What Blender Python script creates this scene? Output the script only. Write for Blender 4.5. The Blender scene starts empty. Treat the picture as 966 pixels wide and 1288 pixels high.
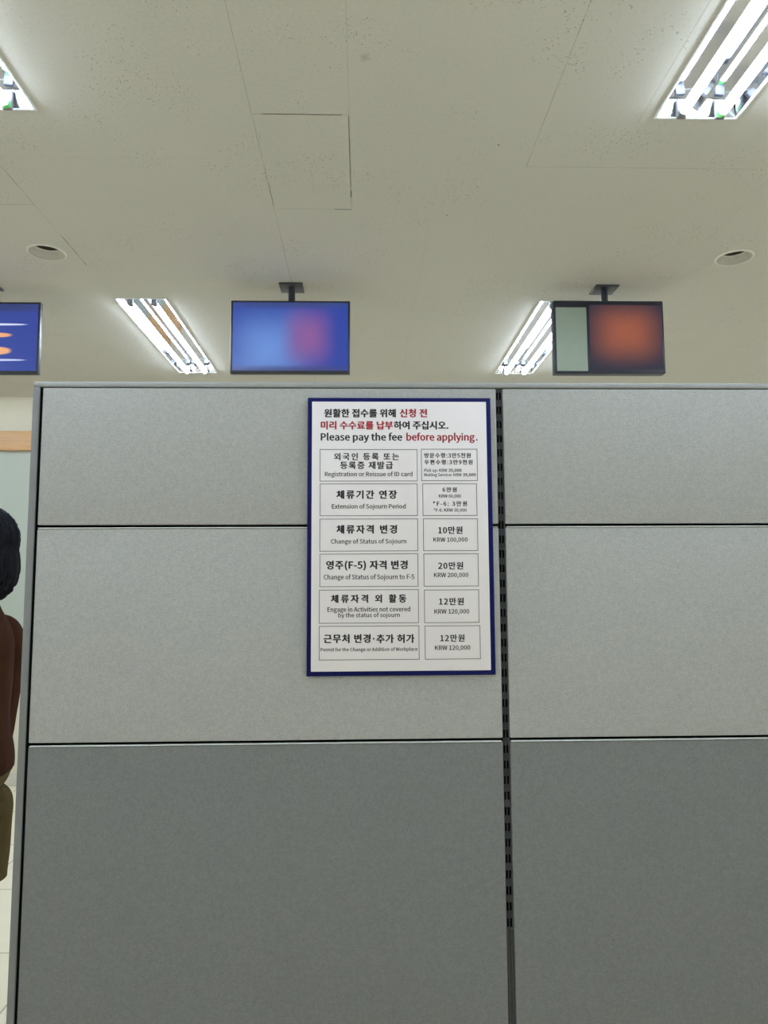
import bpy, bmesh, math, random, os
from mathutils import Vector, Matrix
random.seed(7)
sc = bpy.context.scene
COL = sc.collection
R = math.radians

# ---------------------------------------------------------------- camera, world, exposure
cd = bpy.data.cameras.new('camera')
cam = bpy.data.objects.new('camera', cd)
COL.objects.link(cam)
sc.camera = cam
cd.sensor_fit = 'VERTICAL'
cd.sensor_height = 36.0
cd.lens = 36.0 * 920.0 / 1288.0
cd.clip_start = 0.05
cd.clip_end = 60
cam.matrix_world = (Matrix.Translation((0, 0, 1.4)) @ Matrix.Rotation(R(-1.65), 4, 'Z')
                    @ Matrix.Rotation(R(95.65), 4, 'X') @ Matrix.Rotation(R(-0.3), 4, 'Z'))
w = bpy.data.worlds.new('world')
sc.world = w
w.use_nodes = True
w.node_tree.nodes['Background'].inputs[0].default_value = (0.8, 0.85, 1, 1)
w.node_tree.nodes['Background'].inputs[1].default_value = 0.0
vs = sc.view_settings
vs.view_transform = 'Standard'
vs.look = 'None'
vs.gamma = 1.0
vs.use_curve_mapping = False
vs.exposure = 0.0
TUBE_POWER = 68.0            # radiance of the fluorescent tubes
TUBE_COLOUR = (0.74, 0.87, 1.0)
try:
    sc.cycles.use_denoising = True
    sc.cycles.max_bounces = 10
    sc.cycles.diffuse_bounces = 6
    sc.cycles.sample_clamp_indirect = 6
except Exception:
    pass

CEIL = 2.8      # ceiling height
PY = 1.6        # front face of the office partition

# ---------------------------------------------------------------- helpers
def tag(o, label=None, cat=None, group=None, kind=None):
    if label: o['label'] = label
    if cat: o['category'] = cat
    if group: o['group'] = group
    if kind: o['kind'] = kind
    return o

def link(name, me, parent=None, mats=()):
    o = bpy.data.objects.new(name, me)
    COL.objects.link(o)
    for m in (mats if isinstance(mats, (list, tuple)) else [mats]):
        me.materials.append(m)
    if parent: o.parent = parent
    return o

def obj(name, bm, mat, parent=None, smooth=None):
    me = bpy.data.meshes.new(name)
    bm.normal_update()
    bm.to_mesh(me)
    bm.free()
    if smooth is not None:
        for p in me.polygons: p.use_smooth = True
        try: me.set_sharp_from_angle(angle=R(smooth))
        except Exception: pass
    return link(name, me, parent, mat)

def empty(name, loc, rz=0):
    o = bpy.data.objects.new(name, None)
    COL.objects.link(o)
    o.location = loc
    o.rotation_euler = (0, 0, rz)
    o.empty_display_size = 0.1
    return o

def box(bm, x0, x1, y0, y1, z0, z1, bev=0.0, seg=2, mat=0):
    vs_ = [bm.verts.new((x, y, z)) for x in (x0, x1) for y in (y0, y1) for z in (z0, z1)]
    fs = [(0, 1, 3, 2), (4, 6, 7, 5), (0, 4, 5, 1), (2, 3, 7, 6), (0, 2, 6, 4), (1, 5, 7, 3)]
    faces = [bm.faces.new([vs_[i] for i in f]) for f in fs]
    for f in faces: f.material_index = mat
    if bev:
        es = list({e for f in faces for e in f.edges})
        bmesh.ops.bevel(bm, geom=es, offset=bev, segments=seg, profile=0.5, affect='EDGES')
    return faces

def boxo(name, dims, mat, parent=None, bev=0.0, seg=2):
    bm = bmesh.new()
    box(bm, *dims, bev=bev, seg=seg)
    return obj(name, bm, mat, parent, smooth=35 if bev else None)

def cyl(bm, p0, p1, r0, r1=None, n=20, caps=True):
    p0, p1 = Vector(p0), Vector(p1)
    r1 = r0 if r1 is None else r1
    d = (p1 - p0).normalized()
    a = d.orthogonal().normalized()
    b = d.cross(a)
    ra, rb = [], []
    for i in range(n):
        t = 2 * math.pi * i / n
        v = a * math.cos(t) + b * math.sin(t)
        ra.append(bm.verts.new(p0 + v * r0))
        rb.append(bm.verts.new(p1 + v * r1))
    for i in range(n):
        j = (i + 1) % n
        bm.faces.new((ra[i], ra[j], rb[j], rb[i]))
    if caps:
        bm.faces.new(ra[::-1])
        bm.faces.new(rb)

def lathe(bm, prof, n=40, close=False):
    rings = []
    for r, z in prof:
        rings.append([bm.verts.new((r * math.cos(2 * math.pi * i / n), r * math.sin(2 * math.pi * i / n), z)) for i in range(n)])
    for k in range(len(rings) - 1):
        for i in range(n):
            j = (i + 1) % n
            bm.faces.new((rings[k][i], rings[k][j], rings[k + 1][j], rings[k + 1][i]))
    if close: bm.faces.new(rings[-1])

# ---------------------------------------------------------------- materials
class NT:
    def __init__(s, name):
        s.m = bpy.data.materials.new(name)
        s.m.use_nodes = True
        s.t = s.m.node_tree
        s.b = s.t.nodes['Principled BSDF']
    def n(s, typ, **kw):
        nd = s.t.nodes.new(typ)
        for k, v in kw.items(): setattr(nd, k, v)
        return nd
    def put(s, sock, v):
        if hasattr(v, 'is_output') or hasattr(v, 'links'): s.t.links.new(v, sock)
        else: sock.default_value = v
    def math(s, op, a, b=0.0, c=None):
        nd = s.n('ShaderNodeMath', operation=op)
        s.put(nd.inputs[0], a); s.put(nd.inputs[1], b)
        if c is not None: s.put(nd.inputs[2], c)
        return nd.outputs[0]
    def coord(s, which='Object'):
        return s.n('ShaderNodeTexCoord').outputs[which]
    def noise(s, vec, scale, detail=3, rough=0.5):
        nd = s.n('ShaderNodeTexNoise')
        s.put(nd.inputs['Vector'], vec)
        nd.inputs['Scale'].default_value = scale
        nd.inputs['Detail'].default_value = detail
        nd.inputs['Roughness'].default_value = rough
        return nd.outputs['Fac']
    def ramp(s, fac, stops, interp='LINEAR'):
        nd = s.n('ShaderNodeValToRGB')
        nd.color_ramp.interpolation = interp
        el = nd.color_ramp.elements
        while len(el) < len(stops): el.new(0.5)
        for e, (p, c) in zip(el, stops):
            e.position = p
            e.color = (c if len(c) == 4 else (*c, 1)) if hasattr(c, '__len__') else (c, c, c, 1)
        s.put(nd.inputs[0], fac)
        return nd.outputs[0]
    def mix(s, fac, a, b, mode='MIX'):
        nd = s.n('ShaderNodeMix', data_type='RGBA', blend_type=mode)
        s.put(nd.inputs[0], fac)
        for sock, v in ((nd.inputs[6], a), (nd.inputs[7], b)):
            if isinstance(v, tuple): v = (*v, 1) if len(v) == 3 else v
            s.put(sock, v)
        return nd.outputs[2]
    def bump(s, h, strength=0.3, dist=0.001):
        nd = s.n('ShaderNodeBump')
        nd.inputs['Strength'].default_value = strength
        nd.inputs['Distance'].default_value = dist
        s.put(nd.inputs['Height'], h)
        s.t.links.new(nd.outputs[0], s.b.inputs['Normal'])
    def base(s, c):
        if isinstance(c, tuple): c = (*c, 1) if len(c) == 3 else c
        s.put(s.b.inputs['Base Color'], c)
    def set(s, **kw):
        for k, v in kw.items(): s.b.inputs[k.replace('_', ' ')].default_value = v
        return s

def simple(name, col, rough=0.5, metal=0.0, var=0.06, scale=40.0, spec=0.5):
    t = NT(name)
    f = t.noise(t.coord(), scale)
    a = tuple(c * (1 - var) for c in col)
    b = tuple(min(1, c * (1 + var)) for c in col)
    t.base(t.mix(f, a, b))
    t.set(Roughness=rough, Metallic=metal, Specular_IOR_Level=spec)
    return t.m

def fabric(name, col, var, seed):
    t = NT(name)
    co = t.n('ShaderNodeMapping')
    t.put(co.inputs['Vector'], t.coord())
    co.inputs['Location'].default_value = (seed, seed * 2, seed * 3)
    v = co.outputs[0]
    f1 = t.noise(v, 300, 2, 0.6)
    f2 = t.noise(v, 110, 3, 0.6)
    f3 = t.noise(v, 5, 3)
    s_ = t.math('ADD', t.math('MULTIPLY', f1, 0.62), t.math('MULTIPLY', f2, 0.38))
    lo = tuple(c * (1 - var) for c in col); hi = tuple(min(1, c * (1 + var)) for c in col)
    c = t.mix(t.ramp(s_, [(0.28, 0.0), (0.72, 1.0)]), lo, hi)
    c = t.mix(t.math('MULTIPLY', f3, 0.06), c, (0.2, 0.17, 0.1))
    fl = t.ramp(t.noise(v, 260, 1), [(0.80, 0.0), (0.86, 1.0)])      # pale lint specks
    c = t.mix(t.math('MULTIPLY', fl, 0.35), c, (0.75, 0.76, 0.74))
    t.base(c)
    t.bump(s_, 0.6, 0.0016)
    t.set(Roughness=0.85, Specular_IOR_Level=0.15)
    return t.m

def emitter(name, col, power):
    t = NT(name)
    t.base((0.9, 0.9, 0.9))
    t.b.inputs['Emission Color'].default_value = (*col, 1)
    t.b.inputs['Emission Strength'].default_value = power
    return t.m

def ceiling_mat():
    t = NT('ceiling_board')
    co = t.coord()
    sep = t.n('ShaderNodeSeparateXYZ')
    t.put(sep.inputs[0], co)
    X, Y = sep.outputs[0], sep.outputs[1]
    base = t.mix(t.noise(co, 1.6, 4, 0.6), (0.535, 0.515, 0.468), (0.615, 0.597, 0.55))
    base = t.mix(t.ramp(t.noise(co, 90, 3, 0.7), [(0.35, 0.0), (0.65, 1.0)]), base, (0.60, 0.58, 0.53))
    # mineral board pits: small dark specks that come in patches
    vo = t.n('ShaderNodeTexVoronoi')
    t.put(vo.inputs['Vector'], co); vo.inputs['Scale'].default_value = 150
    patch = t.ramp(t.noise(co, 4.5, 3, 0.6), [(0.42, 0.10), (0.62, 1.0)])
    wn = t.n('ShaderNodeSeparateColor'); t.put(wn.inputs[0], vo.outputs['Color'])
    size = t.math('MULTIPLY', t.math('POWER', wn.outputs[0], 2.2), t.math('MULTIPLY', patch, 0.42))
    pit = t.math('LESS_THAN', vo.outputs['Distance'], size)
    c = t.mix(t.math('MULTIPLY', pit, 0.55), base, (0.17, 0.13, 0.09))
    vo2 = t.n('ShaderNodeTexVoronoi')
    t.put(vo2.inputs['Vector'], co); vo2.inputs['Scale'].default_value = 9
    wn2 = t.n('ShaderNodeSeparateColor'); t.put(wn2.inputs[0], vo2.outputs['Color'])
    pit2 = t.math('LESS_THAN', vo2.outputs['Distance'], t.math('MULTIPLY', t.math('POWER', wn2.outputs[0], 3.0), 0.045))
    c = t.mix(t.math('MULTIPLY', pit2, 0.75), c, (0.12, 0.09, 0.06))
    # open joints between boards: (axis, position, from, to, half width, darkness)
    J = [('x', -0.330, -3.0, 5.4, 0.0013, 0.35), ('x', -0.039, -3.0, 2.62, 0.0009, 0.25),
         ('x', 0.553, -3.0, 2.33, 0.0016, 0.38), ('y', 2.326, 0.55, 1.35, 0.0014, 0.3),
         ('x', -1.209, 2.3, 2.62, 0.0016, 0.5), ('x', -1.209, 2.62, 2.85, 0.0012, 0.25), ('x', -1.209, 2.85, 3.12, 0.0020, 0.65),
         ('y', 2.607, -1.6, -1.209, 0.0016, 0.42), ('x', 0.842, -3.0, 2.09, 0.0016, 0.28), ('y', 2.06, -1.7, -1.25, 0.001, 0.2), ('y', 2.3, -1.21, -0.5, 0.0012, 0.12),
         ('y', 3.22, 1.0, 1.55, 0.002, 0.2), ('x', 1.42, 2.3, 5.4, 0.0012, 0.2), ('x', 0.26, 2.7, 5.4, 0.0012, 0.12)]
    wob = t.math('MULTIPLY', t.math('SUBTRACT', t.noise(co, 30, 2), 0.5), 0.0022)
    brk = t.ramp(t.noise(co, 14, 2), [(0.3, 0.35), (0.62, 1.0)])
    for ax, pos, a, b, hw, k in J:
        p, q = (X, Y) if ax == 'x' else (Y, X)
        d = t.math('COMPARE', t.math('ADD', p, wob), pos, hw)
        e = t.math('COMPARE', q, (a + b) / 2, (b - a) / 2)
        m = t.math('MULTIPLY', t.math('MULTIPLY', d, e), t.math('MULTIPLY', brk, k))
        c = t.mix(m, c, (0.10, 0.08, 0.06))
    # brownish rubbed stain
    dx = t.math('MULTIPLY', t.math('SUBTRACT', X, 0.008), 1 / 0.030)
    dy = t.math('MULTIPLY', t.math('SUBTRACT', Y, 1.825), 1 / 0.038)
    dd = t.math('ADD', t.math('SQRT', t.math('ADD', t.math('MULTIPLY', dx, dx), t.math('MULTIPLY', dy, dy))), t.math('MULTIPLY', t.noise(co, 60, 2), 0.9))
    c = t.mix(t.math('MULTIPLY', t.ramp(dd, [(0.55, 1.0), (1.3, 0.0)]), 0.4), c, (0.26, 0.19, 0.10))
    t.base(c)
    t.bump(t.noise(co, 150, 3), 0.25, 0.001)
    t.set(Roughness=0.9, Specular_IOR_Level=0.1)
    return t.m

def tile_floor():
    t = NT('floor_tile')
    co = t.coord()
    br = t.n('ShaderNodeTexBrick')
    br.offset = 0.0
    t.put(br.inputs['Vector'], co)
    br.inputs['Scale'].default_value = 1.0
    br.inputs['Brick Width'].default_value = 0.6
    br.inputs['Row Height'].default_value = 0.6
    br.inputs['Mortar Size'].default_value = 0.004
    br.inputs['Color1'].default_value = (0.80, 0.74, 0.58, 1)
    br.inputs['Color2'].default_value = (0.83, 0.77, 0.62, 1)
    br.inputs['Mortar'].default_value = (0.42, 0.38, 0.29, 1)
    v = t.ramp(t.noise(co, 6, 6, 0.65), [(0.35, 0.0), (0.7, 1.0)])
    t.base(t.mix(t.math('MULTIPLY', v, 0.25), br.outputs['Color'], (0.66, 0.58, 0.42)))
    t.set(Roughness=0.35)
    return t.m

def wood_mat(name, a, b, axis=0):
    t = NT(name)
    mp = t.n('ShaderNodeMapping')
    t.put(mp.inputs['Vector'], t.coord())
    sc_ = [30, 30, 30]; sc_[axis] = 1.5
    mp.inputs['Scale'].default_value = sc_
    f = t.noise(mp.outputs[0], 2.0, 6, 0.6)
    t.base(t.mix(t.ramp(f, [(0.3, 0.0), (0.7, 1.0)]), a, b))
    t.set(Roughness=0.45)
    return t.m

def wall_mat():
    t = NT('painted_wall')
    co = t.coord()
    t.base(t.mix(t.noise(co, 3, 4), (0.64, 0.59, 0.48), (0.70, 0.65, 0.54)))
    t.bump(t.noise(co, 120, 2), 0.15, 0.001)
    t.set(Roughness=0.8)
    return t.m

def screen_mat(name, base, blobs, power):
    """picture shown on a monitor: soft areas of colour (u0, v0, ru, rv, colour, amount), metres on the screen"""
    t = NT(name)
    sep = t.n('ShaderNodeSeparateXYZ')
    t.put(sep.inputs[0], t.coord())
    c = base
    for u, v, ru, rv, col, k, soft in blobs:
        dx = t.math('MULTIPLY', t.math('SUBTRACT', sep.outputs[0], u), 1 / ru)
        dy = t.math('MULTIPLY', t.math('SUBTRACT', sep.outputs[2], v), 1 / rv)
        d = t.math('POWER', t.math('ADD', t.math('POWER', t.math('ABSOLUTE', dx), 3.0), t.math('POWER', t.math('ABSOLUTE', dy), 3.0)), 1 / 3)
        m = t.math('MULTIPLY', t.ramp(d, [(max(0.0, 1 - soft) * 0.5, 1.0), (0.5 * (1 + soft) if soft < 1 else 0.999, 0.0)], 'EASE'), k)
        c = t.mix(m, c, col)
    t.base((0.01, 0.01, 0.012))
    t.put(t.b.inputs['Emission Color'], c if not isinstance(c, tuple) else (*c, 1))
    t.b.inputs['Emission Strength'].default_value = power
    t.set(Roughness=0.25)
    return t.m

M = dict(
    light_fabric=fabric('light_grey_fabric', (0.425, 0.424, 0.408), 0.20, 1.3),
    dark_fabric=fabric('charcoal_grey_fabric', (0.194, 0.196, 0.187), 0.22, 4.1),
    grey_metal=simple('grey_painted_metal', (0.19, 0.19, 0.185), 0.5),
    strip=simple('pale_highlight_strip', (0.86, 0.86, 0.85), 0.3),  # near-white colour standing in for the highlight along the panel seams
    rail=simple('light_grey_rail', (0.34, 0.345, 0.345), 0.5),
    slot_metal=simple('dark_slotted_metal', (0.014, 0.0145, 0.017), 0.6),
    black=simple('black_gap', (0.004, 0.004, 0.004), 0.9, spec=0.05),
    blue=simple('navy_blue_board', (0.005, 0.007, 0.080), 0.6, var=0.03, spec=0.12),
    white_board=simple('white_board_sheet', (0.84, 0.785, 0.80), 0.4, var=0.012, scale=15),
    ink=simple('black_print', (0.010, 0.010, 0.012), 0.6),
    red=simple('red_print', (0.34, 0.008, 0.022), 0.6),
    line=simple('grey_print_line', (0.05, 0.042, 0.048), 0.6),
    white_metal=simple('white_enamel', (0.80, 0.82, 0.84), 0.3),
    reflector=simple('bright_metal_reflector', (0.78, 0.81, 0.92), 0.05, 1.0, var=.02),
    plate=simple('brushed_metal_plate', (0.72, 0.72, 0.72), 0.22, 1.0, var=.03),
    socket=simple('grey_plastic_socket', (0.16, 0.16, 0.16), 0.4),
    green=simple('green_tube_cap', (0.12, 0.62, 0.14), 0.4),
    tube=emitter('lit_fluorescent_tube', TUBE_COLOUR, TUBE_POWER),
    ring=simple('white_ring', (0.70, 0.67, 0.61), 0.4),
    trim=simple('off_white_trim', (0.62, 0.59, 0.53), 0.4),
    can=simple('dark_brown_can', (0.10, 0.075, 0.06), 0.5),
    bulb=simple('unlit_bulb_glass', (0.28, 0.24, 0.21), 0.25),
    housing=simple('black_plastic_housing', (0.022, 0.024, 0.032), 0.4),
    navy_housing=simple('dark_navy_housing', (0.020, 0.024, 0.042), 0.4),
    ceiling=ceiling_mat(), floor=tile_floor(), wall=wall_mat(),
    wood=wood_mat('honey_wood', (0.50, 0.28, 0.13), (0.62, 0.37, 0.18)),
    glass=simple('pale_frosted_glass', (0.42, 0.455, 0.40), 0.5, var=0.05, scale=3),
)

# millimetres from the middle of the board: left, right, baseline, top
HEADING = [
    ('원활한 접수를 위해', 'k', 3, (-167.8, -8.9, 257.5, 276.0), 'k'),
    ('신청 전', 'r', 3, (-0.7, 60.6, 257.7, 276.2), 'k'),
    ('미리 수수료를 납부', 'r', 3, (-174.9, -15.3, 230.4, 248.6), 'k'),
    ('하여 주십시오.', 'k', 3, (-14.2, 107.4, 230.5, 248.7), 'k'),
    ('Please pay the fee', 'k', 2, (-174.8, 4.9, 205.5, 221.1), 'l'),
    ('before applying', 'r', 2, (13.7, 165.3, 205.5, 221.2), 'l'),
    ('.', 'k', 2, (168.1, 171.7, 205.6, 221.3), 'l'),
]
CELLS = [
    ((-176.5, 37.6, 114.9, 185.9), [
        ('외국인 등록 또는', 2, (-145.4, -2.6, 161.7, 177.4), 'k'),
        ('등록증 재발급', 2, (-132.1, -16.2, 142.1, 158.5), 'k'),
        ('Registration or Reissue of ID card', 0, (-165.5, 26.5, 126.0, 135.4), 'l'),
    ]),
    ((-176.2, 37.3, 38.6, 109.5), [
        ('체류기간 연장', 3, (-140.4, -7.4, 76.4, 94.6), 'k'),
        ('Extension of Sojourn Period', 0, (-150.1, 11.2, 54.9, 64.3), 'l'),
    ]),
    ((-176.5, 37.4, -38.3, 32.4), [
        ('체류자격 변경', 3, (-140.3, -7.9, 0.4, 18.5), 'k'),
        ('Change of Status of Sojourn', 0, (-152.0, 11.8, -21.4, -12.2), 'l'),
    ]),
    ((-176.2, 37.2, -114.9, -43.7), [
        ('영주(F-5) 자격 변경', 3, (-162.5, 14.5, -77.2, -58.8), 'k'),
        ('Change of Status of Sojourn to F-5', 0, (-167.3, 28.8, -98.8, -88.9), 'l'),
    ]),
    ((-177.0, 37.5, -193.0, -121.1), [
        ('체류자격 외 활동', 3, (-151.8, 11.3, -149.0, -131.8), 'k'),
        ('Engage in Activities not covered', 0, (-159.2, 19.0, -168.1, -158.6), 'l'),
        ('by the status of sojourn', 0, (-135.8, -3.4, -179.9, -171.1), 'l'),
    ]),
    ((-176.9, 37.9, -270.6, -198.4), [
        ('근무처 변경', 3, (-167.4, -66.3, -234.3, -216.3), 'k'),
        ('ㆍ', 0, (-61.8, -58.1, -227.7, -224.0), 'f'),
        ('추가 허가', 3, (-54.3, 28.1, -235.1, -217.1), 'k'),
        ('Permit for the Change or Addition of Workplace', 0, (-173.3, 33.8, -251.8, -244.9), 'l'),
    ]),
    ((46.0, 170.2, 115.4, 186.5), [
        ('방문수령:3만5천원', 2, (52.9, 155.8, 166.4, 177.4), 'k'),
        ('우편수령:3만9천원', 2, (52.7, 159.7, 151.7, 162.5), 'k'),
        ('Pick up: KRW', 0, (52.5, 103.0, 135.6, 142.3), 'l'),
        ('35,000', 2, (105.7, 134.8, 135.6, 142.3), 'l'),
        ('Mailing Service: KRW', 0, (52.4, 134.7, 125.9, 132.2), 'l'),
        ('39,000', 2, (137.5, 166.1, 125.8, 132.2), 'l'),
    ]),
    ((48.3, 167.9, 38.5, 109.6), [
        ('6만원', 2, (92.1, 123.8, 90.8, 101.3), 'k'),
        ('KRW 60,000', 0, (84.2, 132.7, 78.5, 85.5), 'l'),
        ('*F-6: 3만원', 2, (70.9, 145.9, 59.9, 70.7), 'k'),
        ('*F-6: KRW 30,000', 0, (72.3, 144.6, 47.6, 54.4), 'l'),
    ]),
    ((48.7, 168.5, -38.3, 32.4), [
        ('10만원', 2, (81.5, 135.0, -0.7, 15.0), 'k'),
        ('KRW 100,000', 0, (70.9, 145.7, -18.2, -9.2), 'l'),
    ]),
    ((49.0, 168.5, -115.0, -44.2), [
        ('20만원', 2, (80.4, 135.2, -78.1, -62.5), 'k'),
        ('KRW 200,000', 0, (71.2, 146.1, -94.9, -85.8), 'l'),
    ]),
    ((49.4, 168.5, -193.2, -122.2), [
        ('12만원', 2, (81.3, 135.3, -155.0, -139.8), 'k'),
        ('KRW 120,000', 0, (71.1, 146.5, -173.4, -164.2), 'l'),
    ]),
    ((49.9, 169.8, -270.7, -199.1), [
        ('12만원', 2, (82.9, 135.6, -233.0, -218.1), 'k'),
        ('KRW 120,000', 0, (71.5, 147.5, -250.7, -241.4), 'l'),
    ]),
]

# ---------------------------------------------------------------- the room
RX0, RX1, RY0, RY1 = -4.25, 4.25, -3.2, 5.4
FIX_X = (-3.183, -1.087, 1.009, 3.105)
FIX_Y = ((-1.89, -0.63), (0.80, 2.06), (3.49, 4.75))
FW = 0.128                       # half width of a light fitting
def ceiling():
    # one slab with an opening for every recessed light and downlight
    xs = sorted({RX0, RX1} | {x + s * (FW - 0.004) for x in FIX_X for s in (-1, 1)})
    ys = sorted({RY0, RY1} | {v + s for a, b in FIX_Y for v, s in ((a, 0.004), (b, -0.004))} | {2.90, 3.10})
    xs = sorted(set(xs) | {-1.43, -1.23, 1.51, 1.71})
    bm = bmesh.new()
    V = {}
    def v(x, y): 
        if (x, y) not in V: V[(x, y)] = bm.verts.new((x, y, CEIL))
        return V[(x, y)]
    for i in range(len(xs) - 1):
        for j in range(len(ys) - 1):
            cx, cy = (xs[i] + xs[i + 1]) / 2, (ys[j] + ys[j + 1]) / 2
            if any(abs(cx - x) < FW - 0.004 and a < cy < b for x in FIX_X for a, b in FIX_Y): continue
            if 2.9 < cy < 3.1 and (-1.43 < cx < -1.23 or 1.51 < cx < 1.71):
                # round cut-out for a downlight
                n, r = 40, 0.0715
                mx = -1.33 if cx < 0 else 1.61
                ring = [bm.verts.new((mx + r * math.cos(2 * math.pi * k / n), 3.0 + r * math.sin(2 * math.pi * k / n), CEIL)) for k in range(n)]
                out = []
                for k in range(n):
                    a_ = 2 * math.pi * k / n
                    s_ = 0.1 / max(abs(math.cos(a_)), abs(math.sin(a_)))
                    out.append(bm.verts.new((mx + s_ * math.cos(a_), 3.0 + s_ * math.sin(a_), CEIL)))
                for k in range(n):
                    l = (k + 1) % n
                    bm.faces.new((ring[k], out[k], out[l], ring[l]))
                continue
            bm.faces.new((v(xs[i], ys[j]), v(xs[i], ys[j + 1]), v(xs[i + 1], ys[j + 1]), v(xs[i + 1], ys[j])))
    return tag(obj('ceiling', bm, M['ceiling']), kind='structure')
ceiling()
bm = bmesh.new(); box(bm, RX0, RX1, RY0, RY1, -0.1, 0)
tag(obj('floor', bm, M['floor']), kind='structure')
bm = bmesh.new(); box(bm, RX0 - 0.1, RX0, RY0, RY1, 0, CEIL + .1); tag(obj('wall_left', bm, M['wall']), kind='structure')
bm = bmesh.new(); box(bm, RX1, RX1 + 0.1, RY0, RY1, 0, CEIL + .1); tag(obj('wall_right', bm, M['wall']), kind='structure')
bm = bmesh.new(); box(bm, RX0 - .1, RX1 + .1, RY0 - 0.1, RY0, 0, CEIL + .1); tag(obj('wall_back', bm, M['wall']), kind='structure')
# far wall with an opening for the glazed screen on its left
WX0, WX1, WZ0, WZ1 = -4.05, -1.55, 0.95, 2.395
bm = bmesh.new()
box(bm, RX0 - .1, WX0 - .14, RY1, RY1 + 0.1, 0, CEIL + .1)
box(bm, WX1 + .14, RX1 + .1, RY1, RY1 + 0.1, 0, CEIL + .1)
box(bm, WX0 - .14, WX1 + .14, RY1, RY1 + 0.1, WZ1 + .143, CEIL + .1)
box(bm, WX0 - .14, WX1 + .14, RY1, RY1 + 0.1, 0, WZ0 - .1)
tag(obj('wall_far', bm, M['wall']), kind='structure')
win = tag(empty('window_1', ((WX0 + WX1) / 2, RY1, WZ0)), 'frosted interior window with a honey wood frame in the far wall', None, kind='structure')
hw = (WX1 - WX0) / 2; hh = WZ1 - WZ0
boxo('window_head', (-hw - .14, hw + .14, -0.03, 0.07, hh, hh + .143), M['wood'], win, 0.004)
boxo('window_sill', (-hw - .14, hw + .14, -0.05, 0.07, -.1, 0), M['wood'], win, 0.004)
for s in (-1, 1):
    x0, x1 = sorted((s * hw, s * (hw + .14)))
    boxo('window_jamb', (x0, x1, -0.03, 0.07, 0, hh), M['wood'], win, 0.004)
boxo('window_mullion', (-.03, .03, -0.02, 0.06, 0, hh), M['wood'], win, 0.004)
boxo('window_pane', (-hw, hw, 0.012, 0.022, 0, hh), M['glass'], win)
for nm, d in (('baseboard_far', (RX0, RX1, RY1 - 0.014, RY1, 0, 0.09)), ('baseboard_left', (RX0, RX0 + .014, RY0, RY1 - .014, 0, 0.09)),
              ('baseboard_right', (RX1 - .014, RX1, RY0, RY1 - .014, 0, 0.09)), ('baseboard_back', (RX0 + .014, RX1 - .014, RY0, RY0 + .014, 0, 0.09))):
    tag(boxo(nm, d, M['trim'], None, 0.003), kind='structure')

# ---------------------------------------------------------------- ceiling board that was lifted and put back
bm = bmesh.new()
box(bm, -0.327, -0.042, 2.066, 2.615, CEIL - 0.0022, CEIL - 0.0002, bev=0.0006, seg=1)
o = obj('ceiling_board', bm, M['ceiling'])
tag(o, 'loose speckled ceiling board with dark open edges, set between the two light fittings', 'ceiling tile')
bm = bmesh.new()
for d in ((-0.105, -0.042, 2.6155, 2.6195), (-0.0415, -0.0385, 2.49, 2.53), (-0.0415, -0.0402, 2.07, 2.46), (-0.3, -0.06, 2.0640, 2.0650), (-0.32, -0.105, 2.6152, 2.6162), (-0.3285, -0.326, 2.44, 2.60)):
    box(bm, *d, CEIL - 0.0016, CEIL - 0.0002)
g = obj('open_joint', bm, M['can'], o)

# ---------------------------------------------------------------- fluorescent light fittings
def make_light(L):
    """recessed twin-tube fitting, long axis y, its rim in the plane z = 0"""
    root = empty('fluorescent_light', (0, 0, 0))
    h = L / 2
    D = 0.050
    bm = bmesh.new()                                   # rim
    for a in ((-FW, -FW + .007, -h, h), (FW - .007, FW, -h, h), (-FW + .007, FW - .007, -h, -h + .006), (-FW + .007, FW - .007, h - .006, h)):
        box(bm, *a, -0.004, 0.004, bev=0.0012, seg=1)
    obj('rim', bm, M['white_metal'], root)
    prof = [(-FW + .006, 0.0), (-0.108, 0.040), (-0.020, 0.044), (-.004, 0.014), (.004, 0.014), (0.020, 0.044), (0.108, 0.040), (FW - .006, 0.0)]
    bm = bmesh.new()                                   # reflector troughs
    A = [bm.verts.new((x, -h + .006, z)) for x, z in prof]
    B = [bm.verts.new((x, h - .006, z)) for x, z in prof]
    for i in range(len(prof) - 1): bm.faces.new((A[i], A[i + 1], B[i + 1], B[i]))
    rf = obj('reflector', bm, M['reflector'], root)
    md = rf.modifiers.new('solid', 'SOLIDIFY'); md.thickness = 0.001; md.offset = 1
    for s in (-1, 1):                                  # sloping end plates
        bm = bmesh.new()
        y0, y1 = s * (h - .006), s * (h - .030)
        a = [bm.verts.new(p) for p in ((-FW + .006, y0, 0), (FW - .006, y0, 0), (FW - .03, y1, D), (-FW + .03, y1, D))]
        bm.faces.new(a)
        e = obj('end_plate', bm, M['plate'], root)
        md = e.modifiers.new('solid', 'SOLIDIFY'); md.thickness = 0.001; md.offset = 0
    for s in (-1, 1):
        tx, tz = s * 0.058, -0.011
        bm = bmesh.new()
        cyl(bm, (tx, -h + .055, tz), (tx, h - .055, tz), 0.0135, n=24)
        tb = obj('tube', bm, M['tube'], root, smooth=40)
        for e in (-1, 1):
            bm = bmesh.new()
            cyl(bm, (tx, e * (h - .055), tz), (tx, e * (h - .040), tz), 0.0137, n=24)
            obj('end_cap', bm, M['green'] if (e == 1 and s == GREEN) else M['socket'], tb, smooth=40)
            bm = bmesh.new()
            box(bm, tx - .014, tx + .014, *sorted((e * (h - .040), e * (h - .026))), tz - .012, tz + .046, bev=0.003)
            obj('lamp_holder', bm, M['socket'], root, smooth=35)
    return root

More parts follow.
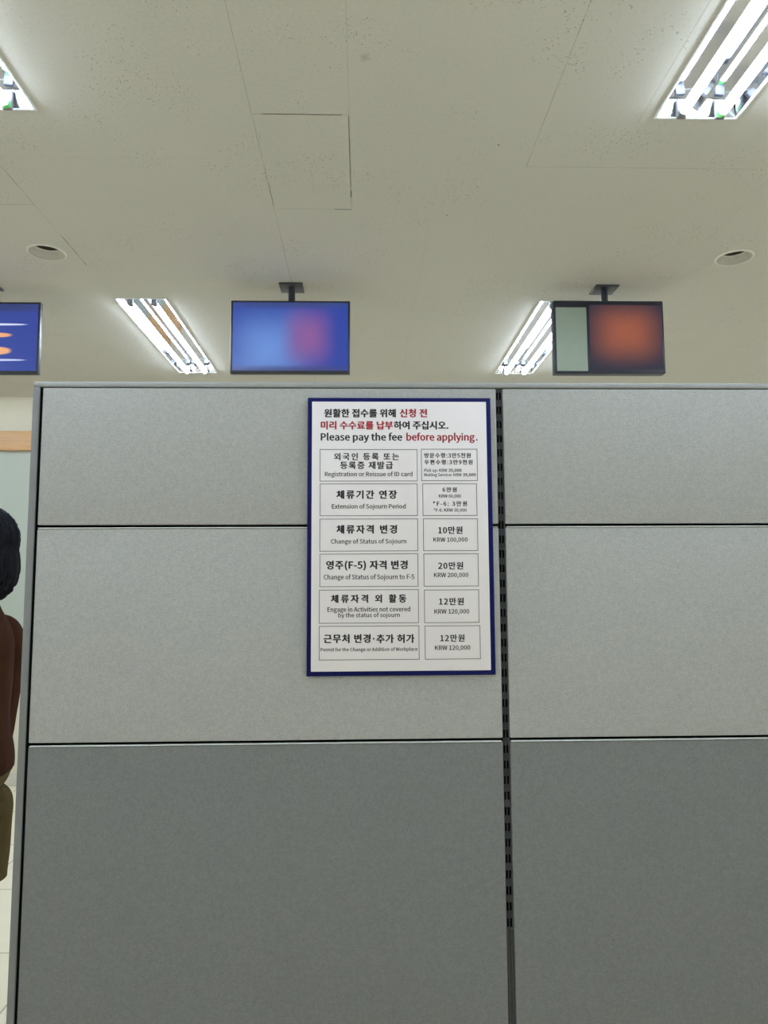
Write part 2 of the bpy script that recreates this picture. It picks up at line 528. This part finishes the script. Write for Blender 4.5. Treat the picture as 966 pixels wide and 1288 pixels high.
def place(root, loc): root.location = loc
WHERE = {(1, 1): 'twin-tube fluorescent ceiling light at the upper left, only its green-tipped end corner in frame',
         (2, 1): 'lit twin-tube fluorescent ceiling light at the upper right with a green tube tip',
         (1, 2): 'distant lit fluorescent ceiling light to the left of the blue monitor in the middle',
         (2, 2): 'distant lit fluorescent ceiling light to the left of the orange number display'}
GREEN = 1
proto = make_light(1.26)
first = True
def copy_tree(o, parent=None):
    c = o.copy(); COL.objects.link(c); c.parent = parent
    for ch in [k for k in bpy.data.objects if k.parent == o]: copy_tree(ch, c)
    return c
for i, x in enumerate(FIX_X):
    for j, (a, b) in enumerate(FIX_Y):
        if first: o = proto; first = False
        else: o = copy_tree(proto)
        o.location = (x, (a + b) / 2, CEIL)
        lb = WHERE.get((i, j), 'lit twin-tube fluorescent ceiling light outside the picture, one of the other fittings of the room')
        tag(o, lb, 'ceiling light', 'recessed fluorescent ceiling lights' if (i, j) in WHERE else 'fluorescent ceiling lights beyond the picture edge')

# ---------------------------------------------------------------- downlights
def make_downlight():
    root = empty('downlight', (0, 0, 0))
    bm = bmesh.new()
    lathe(bm, [(0.0700, 0.004), (0.0690, -0.001), (0.0705, -0.004), (0.0740, -0.004), (0.0785, -0.0015), (0.0785, 0.0)], 48)
    obj('trim_ring', bm, M['ring'], root, smooth=40)
    bm = bmesh.new()
    lathe(bm, [(0.0695, 0.0030), (0.064, 0.016), (0.058, 0.031), (0.052, 0.033)], 48)
    obj('baffle_cone', bm, M['ring'], root, smooth=40)
    bm = bmesh.new()
    lathe(bm, [(0.053, 0.0335), (0.051, 0.06), (0.046, 0.095), (0.030, 0.11), (0.001, 0.112)], 40)
    obj('reflector_can', bm, M['can'], root, smooth=60)
    bm = bmesh.new()
    lathe(bm, [(0.001, 0.050), (0.016, 0.052), (0.026, 0.060), (0.028, 0.072), (0.020, 0.090), (0.014, 0.109)], 28)
    obj('bulb', bm, M['bulb'], root, smooth=60)
    return root
d1 = make_downlight(); d1.location = (-1.33, 3.0, CEIL)
tag(d1, 'small round unlit downlight recessed in the left side of the ceiling', 'downlight', 'unlit ceiling downlights')
d2 = copy_tree(d1); d2.location = (1.61, 3.0, CEIL)
tag(d2, 'small round unlit downlight recessed in the right side of the ceiling', 'downlight', 'unlit ceiling downlights')

# ---------------------------------------------------------------- office partition
part = tag(empty('office_partition', (0.3, PY + 0.03, 0)), 'grey fabric office partition with pale upper and charcoal lower panels, carrying the fee board', 'partition')
TOP = 1.838
def pbox(name, d, m, bev=0.0, seg=2):
    x0, x1, y0, y1, z0, z1 = d
    return boxo(name, (x0 - .3, x1 - .3, y0 - PY - .03, y1 - PY - .03, z0, z1), M[m], part, bev, seg)
PB = PY + 0.060
pbox('core_panel', (-0.7110, 1.3205, PY + 0.016, PB - 0.016, 0.03, TOP - 0.004), 'black')
rows = ((1.5318, TOP - 0.002, 'light_fabric'), (1.0708, 1.5238, 'light_fabric'), (0.08, 1.0628, 'dark_fabric'))
for (x0, x1) in ((-0.7055, 0.2985), (0.3140, 1.3180)):
    for z0, z1, m in rows:
        for (y0, y1) in ((PY, PY + 0.0155), (PB - 0.0155, PB)):
            pbox('fabric_panel', (x0, x1, y0, y1, z0, z1), m, 0.0028, 3)
pbox('end_post', (-0.7262, -0.7112, PY - 0.002, PB + 0.002, 0.0, TOP), 'grey_metal', 0.002)
pbox('end_post', (1.3207, 1.3357, PY - 0.002, PB + 0.002, 0.0, TOP), 'grey_metal', 0.002)
pbox('top_rail', (-0.7262, 1.3357, PY - 0.001, PB + 0.001, TOP, TOP + 0.012), 'rail', 0.003)
for (x0, x1) in ((-0.7110, 0.2985), (0.3140, 1.3205)):
    pbox('plinth', (x0, x1, PY + 0.01, PB - 0.01, 0.0, 0.076), 'grey_metal', 0.002)
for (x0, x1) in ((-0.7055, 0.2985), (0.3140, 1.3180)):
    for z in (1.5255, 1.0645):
        pbox('highlight_strip', (x0 + .002, x1 - .002, PY - 0.0012, PY + 0.010, z - 0.0012, z + 0.0004), 'strip', 0.0006, 1)  # added thin strip, painted highlight line below each panel seam
for x0, x1 in ((-0.7112, -0.7056), (1.3182, 1.3206)):
    pbox('gap_shade_strip', (x0, x1, PY + 0.0025, PB - 0.0025, 0.0, TOP - 0.001), 'black')  # added black filler, painted shade that hides the lit post side in the gap
def upright(yf, sgn):
    """slotted hanging rail in the joint of the two modules; slots are open holes over a black cavity"""
    bm = bmesh.new()
    x = [0.2990, 0.2998, 0.3040, 0.3064, 0.3108, 0.3135]
    zb, zt, pitch, hs = 0.0, TOP - 0.003, 0.0322, 0.0172
    zs, holes = [zb], []
    k = 0
    z = 0.684
    while z + hs < zt - .004:
        zs += [z, z + hs]; holes.append((z, z + hs)); z += pitch
    zs.append(zt)
    V = {}
    def v(i, j):
        if (i, j) not in V: V[(i, j)] = bm.verts.new((x[i] - .3, yf - PY - .03, zs[j]))
        return V[(i, j)]
    for i in range(5):
        for j in range(len(zs) - 1):
            zc = (zs[j] + zs[j + 1]) / 2
            if i in (1, 3) and any(a < zc < b for a, b in holes): continue
            f = bm.faces.new((v(i, j), v(i + 1, j), v(i + 1, j + 1), v(i, j + 1)))
            if i == 4: f.material_index = 1
    o = obj('slotted_upright', bm, [M['slot_metal'], M['grey_rib']], part)
    md = o.modifiers.new('solid', 'SOLIDIFY'); md.thickness = 0.0018; md.offset = 0
    bm = bmesh.new()                                   # the ribs that stand proud below the slots
    for a, b in ((0.2990, 0.3040), (0.3075, 0.3125)):
        box(bm, a - .3, b - .3, *sorted((yf - PY - .03, yf - PY - .03 + sgn * 0.0022)), 0.0, 0.680, bev=0.0008, seg=1)
    obj('channel_rib', bm, M['grey_rib'], o)
M['grey_rib'] = simple('dark_grey_rib', (0.028, 0.028, 0.025), 0.5)
upright(PY + 0.004, -1)
upright(PB - 0.004, 1)

# ---------------------------------------------------------------- fee board
FONTS = {}
def load_fonts():
    try:
        d = bpy.utils.system_resource('DATAFILES', path='fonts')
        for f in os.listdir(d):
            if 'CJK' in f: FONTS['cjk'] = bpy.data.fonts.load(os.path.join(d, f))
    except Exception as e:
        print('font', e)
load_fonts()
def text_geom(s, space=1.0):
    cu = bpy.data.curves.new('t', 'FONT')
    cu.body = s
    if 'cjk' in FONTS: cu.font = FONTS['cjk']
    cu.size = 1.0
    cu.space_character = space
    cu.resolution_u = 2
    o = bpy.data.objects.new('t', cu)
    COL.objects.link(o)
    bpy.context.view_layer.update()
    me = bpy.data.meshes.new_from_object(o.evaluated_get(bpy.context.evaluated_depsgraph_get()))
    bpy.data.objects.remove(o); bpy.data.curves.remove(cu)
    return me
def ink(me):
    xs = [v.co.x for v in me.vertices]; ys = [v.co.y for v in me.vertices]
    return min(xs), max(xs), min(ys), max(ys)
WEIGHT = (0.008, 0.010, 0.013, 0.017)
def lettering(name, s, colour, bold, bx, kind, parent, yoff):
    """one printed line; heavier lines are struck several times with a tiny shift, like a bold face"""
    me = text_geom(s)
    x0, x1, y0, y1 = ink(me)
    if kind == 'f': ref = s
    else: ref = ''.join(c for c in s if '\uac00' <= c <= '\ud7a3') if kind == 'k' else 'H'
    rm = text_geom(ref)
    _, _, r0, r1 = ink(rm)
    bpy.data.meshes.remove(rm)
    L, Rr, Bt, Tp = (v / 1000 for v in bx)
    wgt = WEIGHT[bold]
    fit = (Rr - L) / ((Tp - Bt) / (r1 - r0)) - 2 * wgt           # width wanted with letters of natural shape
    if len(s) > 1 and fit > x1 - x0:
        wide = text_geom(s, 1.2)
        a, b, _, _ = ink(wide)
        bpy.data.meshes.remove(wide)
        sp = 1 + 0.2 * (fit - (x1 - x0)) / max(1e-6, (b - a) - (x1 - x0))
        me = text_geom(s, min(sp, 1.5))
        x0, x1, y0, y1 = ink(me)
    sx = (Rr - L) / (x1 - x0 + 2 * wgt)
    sz = (Tp - Bt) / (r1 - r0)
    strikes = [(-wgt, 0), (wgt, 0), (0, wgt * .6), (0, -wgt * .6)]
    V, F = [], []
    for k, (dx, dz) in enumerate(strikes):
        b0 = len(V)
        for v in me.vertices:
            V.append((L + (v.co.x - x0 + wgt + dx) * sx, yoff - k * 0.00002, Bt + (v.co.y - r0 + dz) * sz))
        for f in me.polygons: F.append([b0 + i for i in f.vertices])
    out = bpy.data.meshes.new(name)
    out.from_pydata(V, [], F)
    bpy.data.meshes.remove(me)
    return link(name, out, parent, M[colour])
board = tag(empty('fee_board', (0.0821, PY, 1.51)), 'white fee notice board with a navy blue border hung on the pale upper partition panels', 'notice board')
BX, BZ, BW, BH = -0.0007, -0.0013, 0.2028, 0.3032
boxo('frame', (BX - BW, BX + BW, -0.0105, -0.0002, BZ - BH, BZ + BH), M['blue'], board, 0.0012)
boxo('face_sheet', (BX - BW + .0094, BX + BW - .0104, -0.0125, -0.0104, BZ - BH + .010, BZ + BH - .0092), M['white_board'], board, 0.0009)
YF = -0.0127
COLS = {'k': 'ink', 'r': 'red'}
for s, c, b, bx, k in HEADING:
    o = lettering('heading_text', s, COLS[c], b, bx, k, board, YF)
    if c == 'r': o['label'] = 'red printed heading words'
for bx, lines in CELLS:
    a, b, c, d = (v / 1000 for v in bx)
    t_ = 0.0011
    bm = bmesh.new()
    for e in ((a, b, d - t_, d), (a, b, c, c + t_), (a, a + t_, c + t_, d - t_), (b - t_, b, c + t_, d - t_)):
        box(bm, e[0], e[1], YF - 0.00015, YF + 0.0002, e[2], e[3])
    cell = obj('table_cell', bm, M['line'], board)
    for s, w_, q, k in lines: lettering('printed_line', s, 'ink', w_, q, k, cell, YF)

# ---------------------------------------------------------------- hanging monitors and number display
def hang(root, z_top, mat):
    bm = bmesh.new()
    cyl(bm, (0, 0.045, z_top - 0.10), (0, 0.045, CEIL - 0.006), 0.016, n=20)
    obj('ceiling_pole', bm, M[mat], root, smooth=40)
    boxo('ceiling_flange', (-.055, .055, -.01, .10, CEIL - .008, CEIL), M[mat], root, 0.002)
    boxo('bracket', (-.05, .05, .026, .038, z_top - .18, z_top - .06), M[mat], root, 0.002)
def monitor(name, cx, x0, x1, z0, z1, scr, label, cat, group):
    root = tag(empty(name, (cx, 3.3, 0)), label, cat, group)
    boxo('housing', (x0 - cx, x1 - cx, 0.0, 0.026, z0, z1), M['housing'], root, 0.004)
    boxo('back_cover', (x0 - cx + .07, x1 - cx - .07, 0.0262, 0.05, z0 + .05, z1 - .05), M['housing'], root, 0.008)
    o = boxo('screen', (-(x1 - x0) / 2 + .010, (x1 - x0) / 2 - .010, -0.0015, -0.0002, -(z1 - z0) / 2 + .014, (z1 - z0) / 2 - .010), scr, root)
    o.location = ((x0 + x1) / 2 - cx, 0, (z0 + z1) / 2)
    hang(root, z1, 'housing')
    return root
blue = (0.022, 0.055, 0.36)
mid = screen_mat('blue_monitor_picture', blue, [
    (-0.10, -0.06, 0.26, 0.26, (0.15, 0.30, 0.72), 0.9, 1.0), (0.08, 0.0, 0.16, 0.20, (0.26, 0.10, 0.32), 0.95, 0.9),
    (0.0, 0.17, 0.60, 0.06, (0.035, 0.06, 0.22), 0.9, 0.5), (0.0, -0.165, 0.60, 0.05, (0.05, 0.06, 0.2), 0.8, 0.5)], 0.95)
lft = screen_mat('blue_orange_monitor_picture', (0.03, 0.06, 0.34), [
    (0.0, 0.012, 0.29, 0.024, (0.90, 0.42, 0.20), 1.0, 0.1), (0.0, -0.062, 0.29, 0.040, (0.92, 0.45, 0.22), 1.0, 0.1),
    (0.0, 0.062, 0.42, 0.010, (0.7, 0.75, 0.95), 1.0, 0.1), (0.0, -0.105, 0.42, 0.010, (0.6, 0.65, 0.9), 1.0, 0.1),
    (0.0, 0.15, 0.60, 0.05, (0.03, 0.045, 0.16), 0.9, 0.5)], 0.95)
monitor('hanging_monitor', -0.334, -0.610, -0.058, 2.368, 2.716, mid, 'small monitor with a blue and pink picture hung from the ceiling above the fee board', 'monitor', 'monitors hung from the ceiling')
monitor('hanging_monitor', -1.755, -2.031, -1.480, 2.363, 2.702, lft, 'small blue monitor with orange bars cut off by the left picture edge', 'monitor', 'monitors hung from the ceiling')
dsp = tag(empty('number_display', (1.155, 3.3, 0)), 'dark navy hanging display with pale green side plate and glowing orange field', 'display sign')
boxo('housing', (0.895 - 1.155, 1.418 - 1.155, 0, 0.05, 2.374, 2.725), M['navy_housing'], dsp, 0.005)
boxo('side_plate', (0.905 - 1.155, 1.050 - 1.155, -0.004, -0.0003, 2.384, 2.690), simple('pale_green_plate', (0.36, 0.44, 0.37), 0.4), dsp, 0.0015)
led = screen_mat('orange_led_field', (0.02, 0.022, 0.05), [(0.0, 0.02, 0.24, 0.20, (0.40, 0.11, 0.06), 1.0, 0.9)], 0.8)
o = boxo('led_panel', (-0.172, 0.172, -0.0015, -0.0003, -0.155, 0.155), led, dsp)
o.location = (1.236 - 1.155, 0, 2.548)
hang(dsp, 2.725, 'navy_housing')

# ---------------------------------------------------------------- person standing behind the partition's left end
def skin_mesh(chains, sub=2):
    """chains: list of (points with radii, index of the root) grown with a Skin modifier; returns an evaluated mesh"""
    me = bpy.data.meshes.new('s')
    verts, edges, rad, roots = [], [], [], []
    for ch in chains:
        b = len(verts)
        roots.append(b)
        for k, (p, r) in enumerate(ch['pts']):
            verts.append(p); rad.append(r)
        for a, c in ch['edges']: edges.append((b + a, b + c))
    me.from_pydata(verts, edges, [])
    o = bpy.data.objects.new('s', me)
    COL.objects.link(o)
    md = o.modifiers.new('skin', 'SKIN')
    md.branch_smoothing = 0.6
    for i, sv in enumerate(me.skin_vertices[0].data):
        r = rad[i]
        sv.radius = r if isinstance(r, tuple) else (r, r)
        sv.use_root = i in roots
    m2 = o.modifiers.new('sub', 'SUBSURF'); m2.levels = sub; m2.render_levels = sub
    bpy.context.view_layer.update()
    out = bpy.data.meshes.new_from_object(o.evaluated_get(bpy.context.evaluated_depsgraph_get()))
    bpy.data.objects.remove(o)
    return out
def remesh(me, voxel, smooth=4):
    o = bpy.data.objects.new('r', me)
    COL.objects.link(o)
    md = o.modifiers.new('rm', 'REMESH'); md.mode = 'VOXEL'; md.voxel_size = voxel; md.use_smooth_shade = True
    if smooth:
        ms = o.modifiers.new('sm', 'SMOOTH'); ms.factor = 0.5; ms.iterations = smooth
    bpy.context.view_layer.update()
    out = bpy.data.meshes.new_from_object(o.evaluated_get(bpy.context.evaluated_depsgraph_get()))
    bpy.data.objects.remove(o)
    return out
def chain(*pts): return dict(pts=list(pts), edges=[(i, i + 1) for i in range(len(pts) - 1)])
def ellipsoid(bm, c, r, n=20):
    g = bmesh.ops.create_uvsphere(bm, u_segments=n, v_segments=n // 2 + 2, radius=1)
    for v in g['verts']: v.co = Vector((c[0] + v.co.x * r[0], c[1] + v.co.y * r[1], c[2] + v.co.z * r[2]))
    return g['verts']
# local frame: the person looks along +y, its left is -x
HS = 1.0
torso = chain(((0, -.005, .83), (.15, .105)), ((0, -.005, .93), (.155, .11)), ((0, .0, 1.04), (.125, .09)), ((0, .0, 1.16), (.145, .10)), ((0, -.005, 1.245), (.158, .092)), ((0, -.01, 1.305), (.125, .062)), ((0, -.008, 1.345), (.068, .052)), ((0, -.005, 1.38), (.05, .05)), ((0, .01, 1.42), (.05, .052)))
chains = [torso]
for s in (-1, 1):
    chains.append(chain(((s * .085, -.005, .86), (.085, .095)), ((s * .088, .0, .68), (.072, .075)), ((s * .086, .005, .46), (.05, .053)), ((s * .086, -.012, .33), (.047, .052)), ((s * .084, -.015, .12), (.031, .034)), ((s * .084, -.01, .05), (.036, .040))))
    chains.append(chain(((s * .084, -.045, .035), (.034, .030)), ((s * .086, .04, .035), (.036, .030)), ((s * .09, .125, .025), (.040, .022)), ((s * .092, .165, .02), (.03, .016))))
    dy = .055 if s == 1 else 0.0                       # the right arm hangs a little further forward
    chains.append(chain(((s * .09, -.01, 1.285), (.050, .050)), ((s * .165, -.012, 1.262), (.050, .050)), ((s * .190, -.014, 1.215), (.046, .048)), ((s * .207, -.02 + dy * .4, 1.12), (.043, .045)), ((s * .228, -.02 + dy * .7, .99), (.037, .038)), ((s * .232, .0 + dy * .9, .90), (.036, .037)), ((s * .228, .03 + dy, .77), (.026, .029))))
    # palm and hand: palm faces the thigh, thumb forward
    chains.append(chain(((s * .228, .030 + dy, .785), (.022, .027)), ((s * .228, .038 + dy, .74), (.016, .036)), ((s * .226, .044 + dy, .69), (.014, .038))))
    for fy, ln, cu in ((f0 + dy, l0, c0) for f0, l0, c0 in ((.072, .066, .010), (.054, .075, .014), (.034, .071, .018), (.016, .056, .020))):
        chains.append(chain(((s * .226, fy - .005, .705), .009), ((s * .224, fy, .690 - ln * .25), .0085), ((s * (.222 - cu * .5), fy + .004, .690 - ln * .62), .0078), ((s * (.222 - cu * 1.6), fy + .006, .690 - ln), .0065)))
    chains.append(chain(((s * .226, .060 + dy, .755), .012), ((s * .216, .084 + dy, .730), .0105), ((s * .208, .096 + dy, .700), .0095), ((s * .204, .098 + dy, .672), .0075)))
body = skin_mesh(chains, 2)
bm = bmesh.new()
bm.from_mesh(body)
# skull, jaw, nose, ears, brow, lips
HZ = 1.50
ellipsoid(bm, (0, -.005, HZ + .022), (.071, .092, .092), 28)
ellipsoid(bm, (0, .025, HZ - .045), (.055, .062, .068), 24)
ellipsoid(bm, (0, .076, HZ - .088), (.021, .018, .016), 14)
ellipsoid(bm, (0, .092, HZ - .022), (.013, .019, .016), 14)
ellipsoid(bm, (0, .085, HZ + .002), (.009, .013, .026), 14)
ellipsoid(bm, (0, .083, HZ - .058), (.022, .010, .007), 14)
ellipsoid(bm, (0, .080, HZ - .068), (.019, .010, .007), 14)
for s in (-1, 1):
    ellipsoid(bm, (s * .073, -.006, HZ - .010), (.010, .018, .030), 14)
    ellipsoid(bm, (s * .030, .074, HZ + .022), (.024, .009, .007), 14)
    ellipsoid(bm, (s * .038, .052, HZ - .032), (.020, .020, .022), 14)
bm.to_mesh(body); bm.free()
body = remesh(body, 0.0052, 3)
for p in body.polygons: p.use_smooth = True
skin = NT('skin')
skin.base(skin.mix(skin.noise(skin.coord(), 30), (0.56, 0.34, 0.25), (0.62, 0.39, 0.29)))
skin.set(Roughness=0.55, Subsurface_Weight=0.0)
person = tag(empty('person', (-1.072, 2.05, 0), R(90)), 'person with dark hair, brown top and olive shorts standing at the left picture edge', 'person')
link('body', body, person, skin.m)
def garment(name, keep, cuts, off, mat, folds):
    """a shell that follows the body: the body's faces inside KEEP, cut cleanly by CUTS and pushed outwards"""
    bm = bmesh.new(); bm.from_mesh(body)
    for co, no, cond in cuts:
        gf = [f for f in bm.faces if cond(f.calc_center_median())]
        ge = {e for f in gf for e in f.edges}; gv = {v for f in gf for v in f.verts}
        bmesh.ops.bisect_plane(bm, geom=gf + list(ge) + list(gv), plane_co=co, plane_no=no)
    bmesh.ops.delete(bm, geom=[f for f in bm.faces if not keep(f.calc_center_median())], context='FACES')
    bm.normal_update()
    from mathutils import noise
    for v in bm.verts:
        n = noise.noise(v.co * 9) * folds + noise.noise(Vector((v.co.x * 26, v.co.y * 26, v.co.z * 6))) * folds * .6
        v.co += v.normal * (off(v.co) + n)
    bmesh.ops.smooth_vert(bm, verts=[v for v in bm.verts if not v.is_boundary], factor=0.5, use_axis_x=True, use_axis_y=True, use_axis_z=True)
    o = obj(name, bm, mat, person, smooth=80)
    md = o.modifiers.new('solid', 'SOLIDIFY'); md.thickness = 0.004; md.offset = -1
    return o
arm = lambda c: abs(c.x) > .168 and c.z < 1.12
def keep_top(c):
    if arm(c): return c.z > .83
    return .90 < c.z < 1.36
garment('long_sleeve_top', keep_top, [((0, 0, .83), (0, 0, 1), arm), ((0, 0, .90), (0, 0, 1), lambda c: not arm(c)), ((0, 0, 1.36), (0, 0, 1), lambda c: not arm(c))],
        lambda p: 0.010, simple('dark_brown_cloth', (0.040, 0.014, 0.006), 0.95, var=.15, spec=0.1), .005)
garment('shorts', lambda c: not arm(c) and .60 < c.z < .97, [((0, 0, .60), (0, 0, 1), lambda c: not arm(c)), ((0, 0, .97), (0, 0, 1), lambda c: not arm(c))],
        lambda p: 0.006 + max(0, .86 - p.z) * .06, simple('olive_cloth', (0.085, 0.062, 0.026), 0.9, var=.15, spec=0.1), .003)
# hair: a cap over the skull that falls to the nape, with strands cut into its surface
bm = bmesh.new()
ellipsoid(bm, (0, -.014, HZ + .030), (.088, .100, .098), 40)
ellipsoid(bm, (0, -.055, HZ - .045), (.080, .062, .095), 32)
hm = bpy.data.meshes.new('h'); bm.to_mesh(hm); bm.free()
hm = remesh(hm, 0.005, 3)
bm = bmesh.new(); bm.from_mesh(hm)
bmesh.ops.delete(bm, geom=[f for f in bm.faces if (lambda c: c.y > .045 + max(0, (c.z - HZ - .05)) * .9 and c.z < HZ + .095)(f.calc_center_median())], context='FACES')
for v in bm.verts:
    a = math.atan2(v.co.x, v.co.y + .02)
    v.co += v.normal * (.0025 * math.sin(a * 46 + v.co.z * 18) + .0015 * math.sin(a * 91))
hair = obj('hair', bm, simple('black_hair', (0.004, 0.004, 0.007), 0.7, spec=0.15, var=.3, scale=120), person, smooth=80)
md = hair.modifiers.new('solid', 'SOLIDIFY'); md.thickness = 0.006; md.offset = -1
for s in (-1, 1):
    bm = bmesh.new(); ellipsoid(bm, (s * .030, .0755, HZ + .004), (.0125, .0085, .0065), 18)
    e = obj('eye', bm, simple('eye_white', (0.75, 0.73, 0.70), 0.2), person, smooth=80)
    bm = bmesh.new(); ellipsoid(bm, (s * .030, .0822, HZ + .004), (.0055, .0025, .0055), 14)
    obj('iris', bm, simple('dark_iris', (0.02, 0.012, 0.008), 0.2), e, smooth=80)
    bm = bmesh.new()
    ellipsoid(bm, (s * .087, .06, .034), (.048, .125, .040), 24)
    box(bm, s * .087 - .044, s * .087 + .044, -.064, .186, 0.0, .014, bev=.006)
    sm = bpy.data.meshes.new('shoe'); bm.to_mesh(sm); bm.free()
    sm = remesh(sm, .006, 2)
    zmin = min(v.co.z for v in sm.vertices)
    for v in sm.vertices: v.co.z -= zmin
    for p in sm.polygons: p.use_smooth = True
    link('shoe', sm, person, simple('white_shoe', (0.6, 0.58, 0.54), 0.6))
